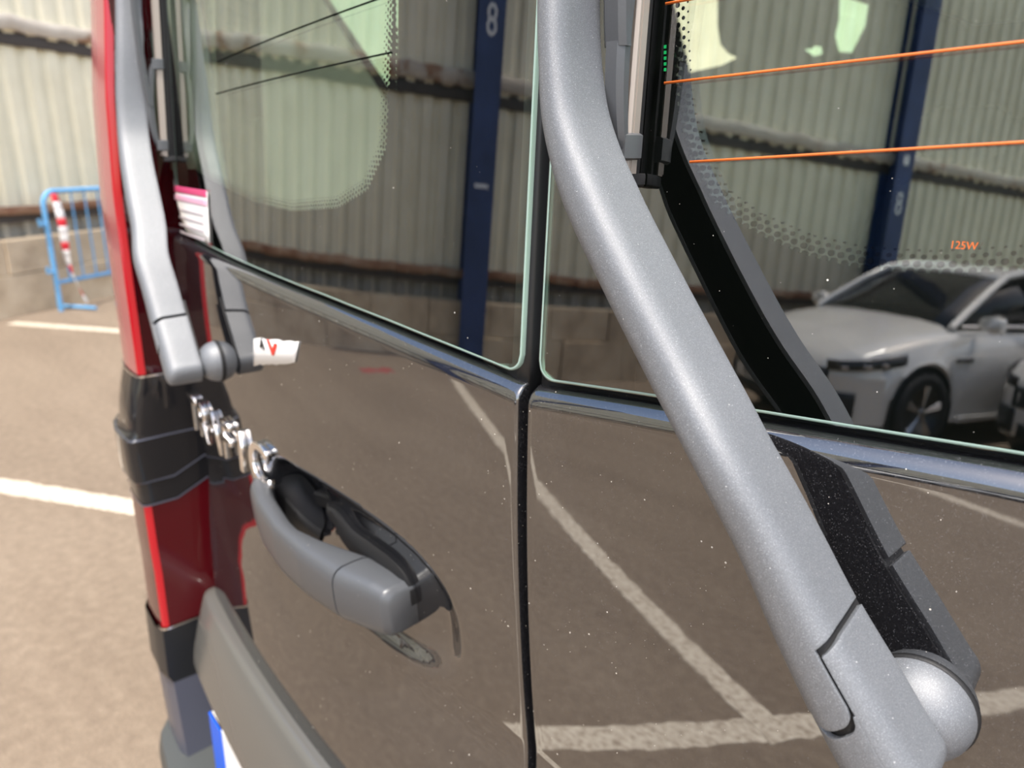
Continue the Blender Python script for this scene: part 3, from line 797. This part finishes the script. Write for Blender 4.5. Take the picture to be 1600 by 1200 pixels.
# ------------------------------------------------------------------ van body shell and interior
def poly_wall(name, outer, holes, fn, mt, parent):
    b = bmesh.new()
    for loop in [outer]+holes:
        vs = [b.verts.new((p[0], p[1], 0)) for p in loop]
        for i in range(len(vs)): b.edges.new((vs[i], vs[(i+1) % len(vs)]))
    bmesh.ops.triangle_fill(b, use_beauty=True, use_dissolve=False, edges=b.edges[:], normal=(0, 0, 1))
    for v in b.verts: v.co = fn(v.co.x, v.co.y)
    me = bpy.data.meshes.new(name); b.to_mesh(me); b.free(); return link(name, me, mt, parent, False)
for s in (-1, 1):
    lower = []
    rows = []
    for i in range(41):
        y = .28+4.3*i/40; tp = sstep(3.6, 4.58, y)
        rows.append([Vector((s*(x-tp*.12), y, z)) for x, z in ((.86, .30), (.915, .40), (.94, .60), (.95, .85), (.945, 1.05), (.93, 1.24))])
    grid('side_panel', rows, M_paint, van, True, True)
    rows = [[Vector((s*(x-sstep(3.6, 4.58, y)*.15), y, z)) for x, z in ((.873, 1.86), (.865, 1.885), (.83, 1.92), (.74, 1.95))] for y in [.28+.1*i for i in range(34)]]
    grid('upper_side_panel', rows, M_paint, van, True, True)
    rows = [[Vector((s*(.93-.055*(z-1.24)/.62), y, z)) for z in (1.24, 1.45, 1.66, 1.86)] for y in (0, .5, 1)]
    for y0, y1, gm in ((.36, 1.38, M_sideglass), (1.42, 2.02, M_clearside), (2.06, 3.5, M_sideglass)):
        grid('side_window', [[Vector((v.x, y0+(y1-y0)*v.y, v.z)) for v in r] for r in rows], gm, van, True, True)
    rows = []
    for i in range(12):
        z = .75+(1.90-.75)*i/11; xo = interp(z, [(.75, .945), (1.24, .93), (1.72, .885), (1.9, .82)])
        rows.append([Vector((s*x, y, z)) for x, y in ((.70, .105), (.80, .13), (xo-.03, .19), (xo, .26), (xo, .36))])
    solid(grid('rear_pillar', rows, M_paint, van, True, True), .002)
mk('roof', [Vector((x, y, 1.94+.03*(1-(x/.76)**2))) for y in (.12, 1.5, 3.0, 3.7) for x in (-.76, -.4, 0, .4, .76)], gridf(4, 5), M_paint, van)
rows = [[Vector((x, .04+x*x/6+.05, 1.75)) for x in [-.76+.095*i for i in range(17)]], [Vector((x, .12+x*x/6, 1.94)) for x in [-.76+.095*i for i in range(17)]]]
grid('roof_header', rows, M_paint, van, True, True)
box('load_floor', (0, .95, .56), (1.70, 1.6, .04), M_beige, van)
box('cabin_floor', (0, 2.7, .56), (1.70, 1.85, .04), M_dark, van)
box('front_bulkhead', (0, 3.6, 1.25), (1.72, .04, 1.4), M_dark, van)
box('headliner', (0, 1.85, 1.91), (1.66, 3.45, .02), M_beige, van)
# left interior trim with its two openings
H1 = [(.442, 1.613), (.40, 1.665), (.75, 1.70), (1.25, 1.70), (1.25, 1.36), (.68, 1.34)]
h2 = [on_plane(x, y, 0, -.86) for x, y in ((1312, -8), (1359, -8), (1352, 40), (1331, 82), (1311, 81), (1305, 56), (1311, 30))]
H2 = [(p.y, p.z) for p in h2]
h3 = [on_plane(x, y, 0, -.86) for x, y in ((1257, 77), (1270, 76), (1272, 72), (1283, 73), (1285, 84), (1272, 88))]
H3 = [(p.y, p.z) for p in h3]
h4 = [on_plane(x, y, 0, -.86) for x, y in ((1050, -12), (1078, 113), (1128, 102), (1152, 90), (1138, 84), (1126, 70), (1121, 40), (1121, -12))]
H4 = [(p.y, p.z) for p in h4]
poly_wall('interior_side_trim', [(.14, .58), (3.62, .58), (3.62, 1.93), (.14, 1.93)], [H1, H2, H3, H4], lambda a, b_: Vector((-.86, a, b_)), M_dark, van)
poly_wall('interior_side_trim', [(.14, .58), (3.62, .58), (3.62, 1.93), (.14, 1.93)], [[(.35, 1.26), (.35, 1.72), (1.4, 1.72), (1.4, 1.26)], [(1.5, 1.26), (1.5, 1.72), (2.6, 1.72), (2.6, 1.26)]], lambda a, b_: Vector((.86, a, b_)), M_dark, van)
# beige pillar covers standing on the trim
def ytrim(name, poly, x, th):
    k = len(poly); V = [Vector((x, a, b_)) for a, b_ in poly]+[Vector((x+th, a, b_)) for a, b_ in poly]
    fs = [tuple(range(k))[::-1], tuple(range(k, 2*k))]+[(i, (i+1) % k, k+(i+1) % k, k+i) for i in range(k)]
    return bevel(mk(name, V, fs, M_beige, van, False), .008)
ytrim('pillar_cover', [(.30, 1.20), (.60, 1.20), (.64, 1.33), (.425, 1.60), (.385, 1.66), (.38, 1.90), (.30, 1.90)], -.858, .02)
solid(grid('corner_trim', [[Vector((x, y, z)) for x, y in ((-.665, .105), (-.68, .125), (-.76, .20), (-.842, .285), (-.846, .33))] for z in (1.20, 1.5, 1.90)], M_beige, van), .004)
# seats
for (x, y) in ((-.45, 2.2), (.15, 2.2), (.5, 3.1), (-.5, 3.1)):
    st = empty('seat_dummy'); bpy.data.objects.remove(st)
    rings = []
    for z, wd, dp in ((.6, .22, .10), (.7, .24, .10), (1.1, .24, .08), (1.25, .20, .06), (1.30, .12, .05), (1.32, .06, .04), (1.36, .06, .04), (1.38, .12, .05), (1.48, .12, .05), (1.51, .08, .03)):
        rings.append([Vector((x+wd*math.cos(a), y+dp*math.sin(a)-(z-.6)*-.12, z)) for a in [2*math.pi*k/20 for k in range(20)]])
    loft('seat_back', rings, M_seat, van)

# ------------------------------------------------------------------ parked cars behind the photographer
M_car = mat('pearl_white_car_paint', (.78, .76, .72), .12, .1, 1.7)
M_tyre = mat('tyre', (.012, .012, .013), .7); M_rim = mat('alloy', (.5, .5, .5), .25, .9)
def car(label, loc, rz, paint):
    e = empty('parked_car', loc); tag(e, label, 'car', 'cars parked behind the photographer')
    wid = [(-2.17, .55), (-2.12, .72), (-1.95, .84), (-1.4, .90), (0, .905), (1.3, .90), (1.75, .865), (1.95, .80), (2.08, .69), (2.15, .55), (2.18, .40)]
    top = [(-2.17, .88), (-2.05, .98), (-1.8, 1.02), (-1.0, 1.00), (0, .975), (.85, .965), (1.05, .955), (1.4, .91), (1.75, .83), (1.95, .76), (2.08, .69), (2.15, .62), (2.18, .56)]
    XW = (1.33, -1.34)
    def zbot(x):
        z = .21+.05*sstep(1.9, 2.18, abs(x))
        for c in XW:
            d = abs(x-c)
            if d < .355: z = max(z, .315+math.sqrt(.355**2-d*d))
        return z
    xs = sorted(set([round(-2.17+.03*i, 3) for i in range(146)]+[2.18]))
    rings = []
    for x in xs:
        wv, zt, zb = interp(x, wid), interp(x, top), zbot(x); cr = .035*sstep(.6, 1.3, x)+.01
        zs = min(zt-.06, .80); half = [(0, zt+cr), (wv*.45, zt+cr*.8), (wv*.75, zt+.002), (wv*.90, zt-.035), (wv*.965, zt-.085), (wv*.985, max(zb+.05, (zt-.1)*.82)), (wv, max(zb+.035, .58)), (wv*.985, max(zb+.02, .42)), (wv*.97, zb+.01), (wv*.90, zb)]
        rings.append([Vector((x, y, z)) for y, z in half]+[Vector((x, -y, z)) for y, z in half[::-1][:-1]])
    autos(loft('body', rings, paint, e), 50)
    # greenhouse
    gt = [(1.02, .95), (.80, 1.09), (.5, 1.26), (.25, 1.37), (0, 1.425), (-.4, 1.445), (-.9, 1.43), (-1.3, 1.37), (-1.6, 1.25), (-1.95, 1.02)]
    rings = []
    for x, zt in gt:
        zl = interp(x, top)-.02; f = min(1, (zt-zl)/.45); wl_ = .84-.06*sstep(.3, 1.0, x)-.05*sstep(-.9, -1.9, x); wt = wl_-.24*f
        half = [(0, zt), (wt*.6, zt-.006), (wt*.93, zt-.03*f-.002), (wl_, zl)]
        rings.append([Vector((x, y, z)) for y, z in half]+[Vector((x, -y, z)) for y, z in half[::-1][:-1]])
    loft('glasshouse', rings, M_carglass, e)
    rows = []
    for x, zt in gt[3:8]:
        wt = (.84-.24*min(1, (zt-.95)/.45))*.97
        rows.append([Vector((x, wt*k, zt+.012-.035*abs(k)**3)) for k in (-1, -.85, -.5, 0, .5, .85, 1)])
    solid(grid('roof_panel', rows, paint, e, True, True), .02)
    for s in (-1, 1):
        tube('a_pillar', [(1.02, s*.78, .95), (.80, s*.745, 1.08), (.5, s*.70, 1.245), (.22, s*.645, 1.375), (-.1, s*.61, 1.42)], .035, paint, e)
        tube('b_pillar', [(-.15, s*.84, .97), (-.22, s*.62, 1.42)], .04, M_blackpl, e)
        tube('c_pillar', [(-1.9, s*.78, 1.02), (-1.5, s*.68, 1.27), (-1.0, s*.61, 1.41)], .06, paint, e)
        tube('roof_rail', [(-.1, s*.612, 1.42), (-.6, s*.60, 1.44), (-1.05, s*.61, 1.41)], .03, paint, e)
        # mirror
        rings = [[Vector((.78+dx*k, s*(.86+.22*u), 1.00+dz*k)) for dx, dz in ((-.06, -.05), (.03, -.06), (.09, -.01), (.06, .07), (-.04, .08), (-.07, .02))] for u, k in ((0, .3), (.2, .75), (.6, 1), (.95, .8), (1, .5))]
        autos(loft('door_mirror', rings, paint, e), 60)
        tube('window_line', [(.95, s*.83, .972), (0, s*.875, .985), (-1.5, s*.85, 1.0)], .012, M_chrome, e, 6)
        box('side_vent', (.93, s*.902, .72), (.20, .02, .03), M_blackpl, e, None, .006)
        # headlight following the nose corner
        rows = []
        for i in range(13):
            u = i/12; x = 2.135-.55*u; y = interp(x, wid)+.004
            rows.append([Vector((x+.012, s*y*k, z)) for k, z in ((1.0, .61+.075*u), (1.004, .63+.08*u), (.998, .665+.085*u), (.985, .685+.085*u))])
        solid(grid('headlight', rows, M_gloss, e, True, True), .01)
        for xx in (2.06, 1.93, 1.80): box('headlight_lamp', (xx+.012, s*(interp(xx, wid)+.003), .635+(2.135-xx)*.15), (.07, .012, .018), M_chrome, e, Matrix.Rotation(-s*.5, 3, 'Z'), .004)
        rows = [[Vector((x+.012, s*(interp(x, wid)+.006), z)) for z in (.28, .33, .42, .46)] for x in (2.15, 2.12, 2.06, 1.98)]
        solid(grid('fog_intake', rows, M_blackpl, e, True, True), .012)
        box('sill_strip', (0, s*.90, .245), (1.8, .03, .05), paint, e, None, .01)
        for c in XW:
            # wheel: tyre, rim, spokes
            Wp = Vector((c, s*.80, .315)); axv = Vector((0, s, 0))
            lathe('tyre', [(.20, -.10), (.29, -.105), (.315, -.08), (.315, .07), (.295, .10), (.225, .105), (.215, .08)], Wp, axv, M_tyre, e, 40)
            rm = lathe('rim', [(.222, .09), (.215, .10), (.20, .06), (.195, .02), (.02, .02)], Wp, axv, M_blackpl, e, 32)
            for k in range(5):
                a = 2*math.pi*k/5+.4
                for da in (-.09, .09):
                    dr = Vector((math.cos(a+da), 0, math.sin(a+da)))
                    tube('spoke', [Wp+axv*.075+dr*.03, Wp+axv*.085+dr*.21], [.016, .02], M_rim, rm, 6)
            lathe('hub', [(.045, .06), (.045, .085), (.03, .095), (.001, .095)], Wp, axv, M_rim, rm, 16)
            # dark wheel-house
            lathe('wheel_house', [(.36, -.25), (.36, .085), (.30, -.12), (.01, -.12)], Wp, axv, M_blackpl, e, 32)
    rows = [[Vector((interp(abs(y), [(0, 2.195), (.40, 2.19), (.55, 2.16), (.62, 2.125)]), y, z)) for z in (.47, .52, .58, .62)] for y in (-.60, -.4, -.2, 0, .2, .4, .60)]
    solid(grid('grille', rows, M_blackpl, e, True, True), .01)
    rows = [[Vector((interp(abs(y), [(0, 2.20), (.40, 2.19), (.55, 2.16)]), y, z)) for z in (.26, .30, .36)] for y in (-.5, -.25, 0, .25, .5)]
    solid(grid('lower_grille', rows, M_blackpl, e, True, True), .01)
    box('underbody', (0, 0, .27), (3.9, 1.5, .10), M_blackpl, e)
    e.rotation_euler = (0, 0, rz); e.scale = (1.05, 1.02, .94)
    return e
nd = E2.copy(); RZ = math.atan2(nd.y, nd.x)
FW = Vector((-.62, -5.84, 0))
base = FW-nd*1.33-E1*.80
car('pearl white hatchback nearest, facing left in the right window reflection', base, RZ, M_car)
car('second pearl white car cut off by the right edge of the window reflection', base+E1*2.0-nd*1.25, RZ, M_car)
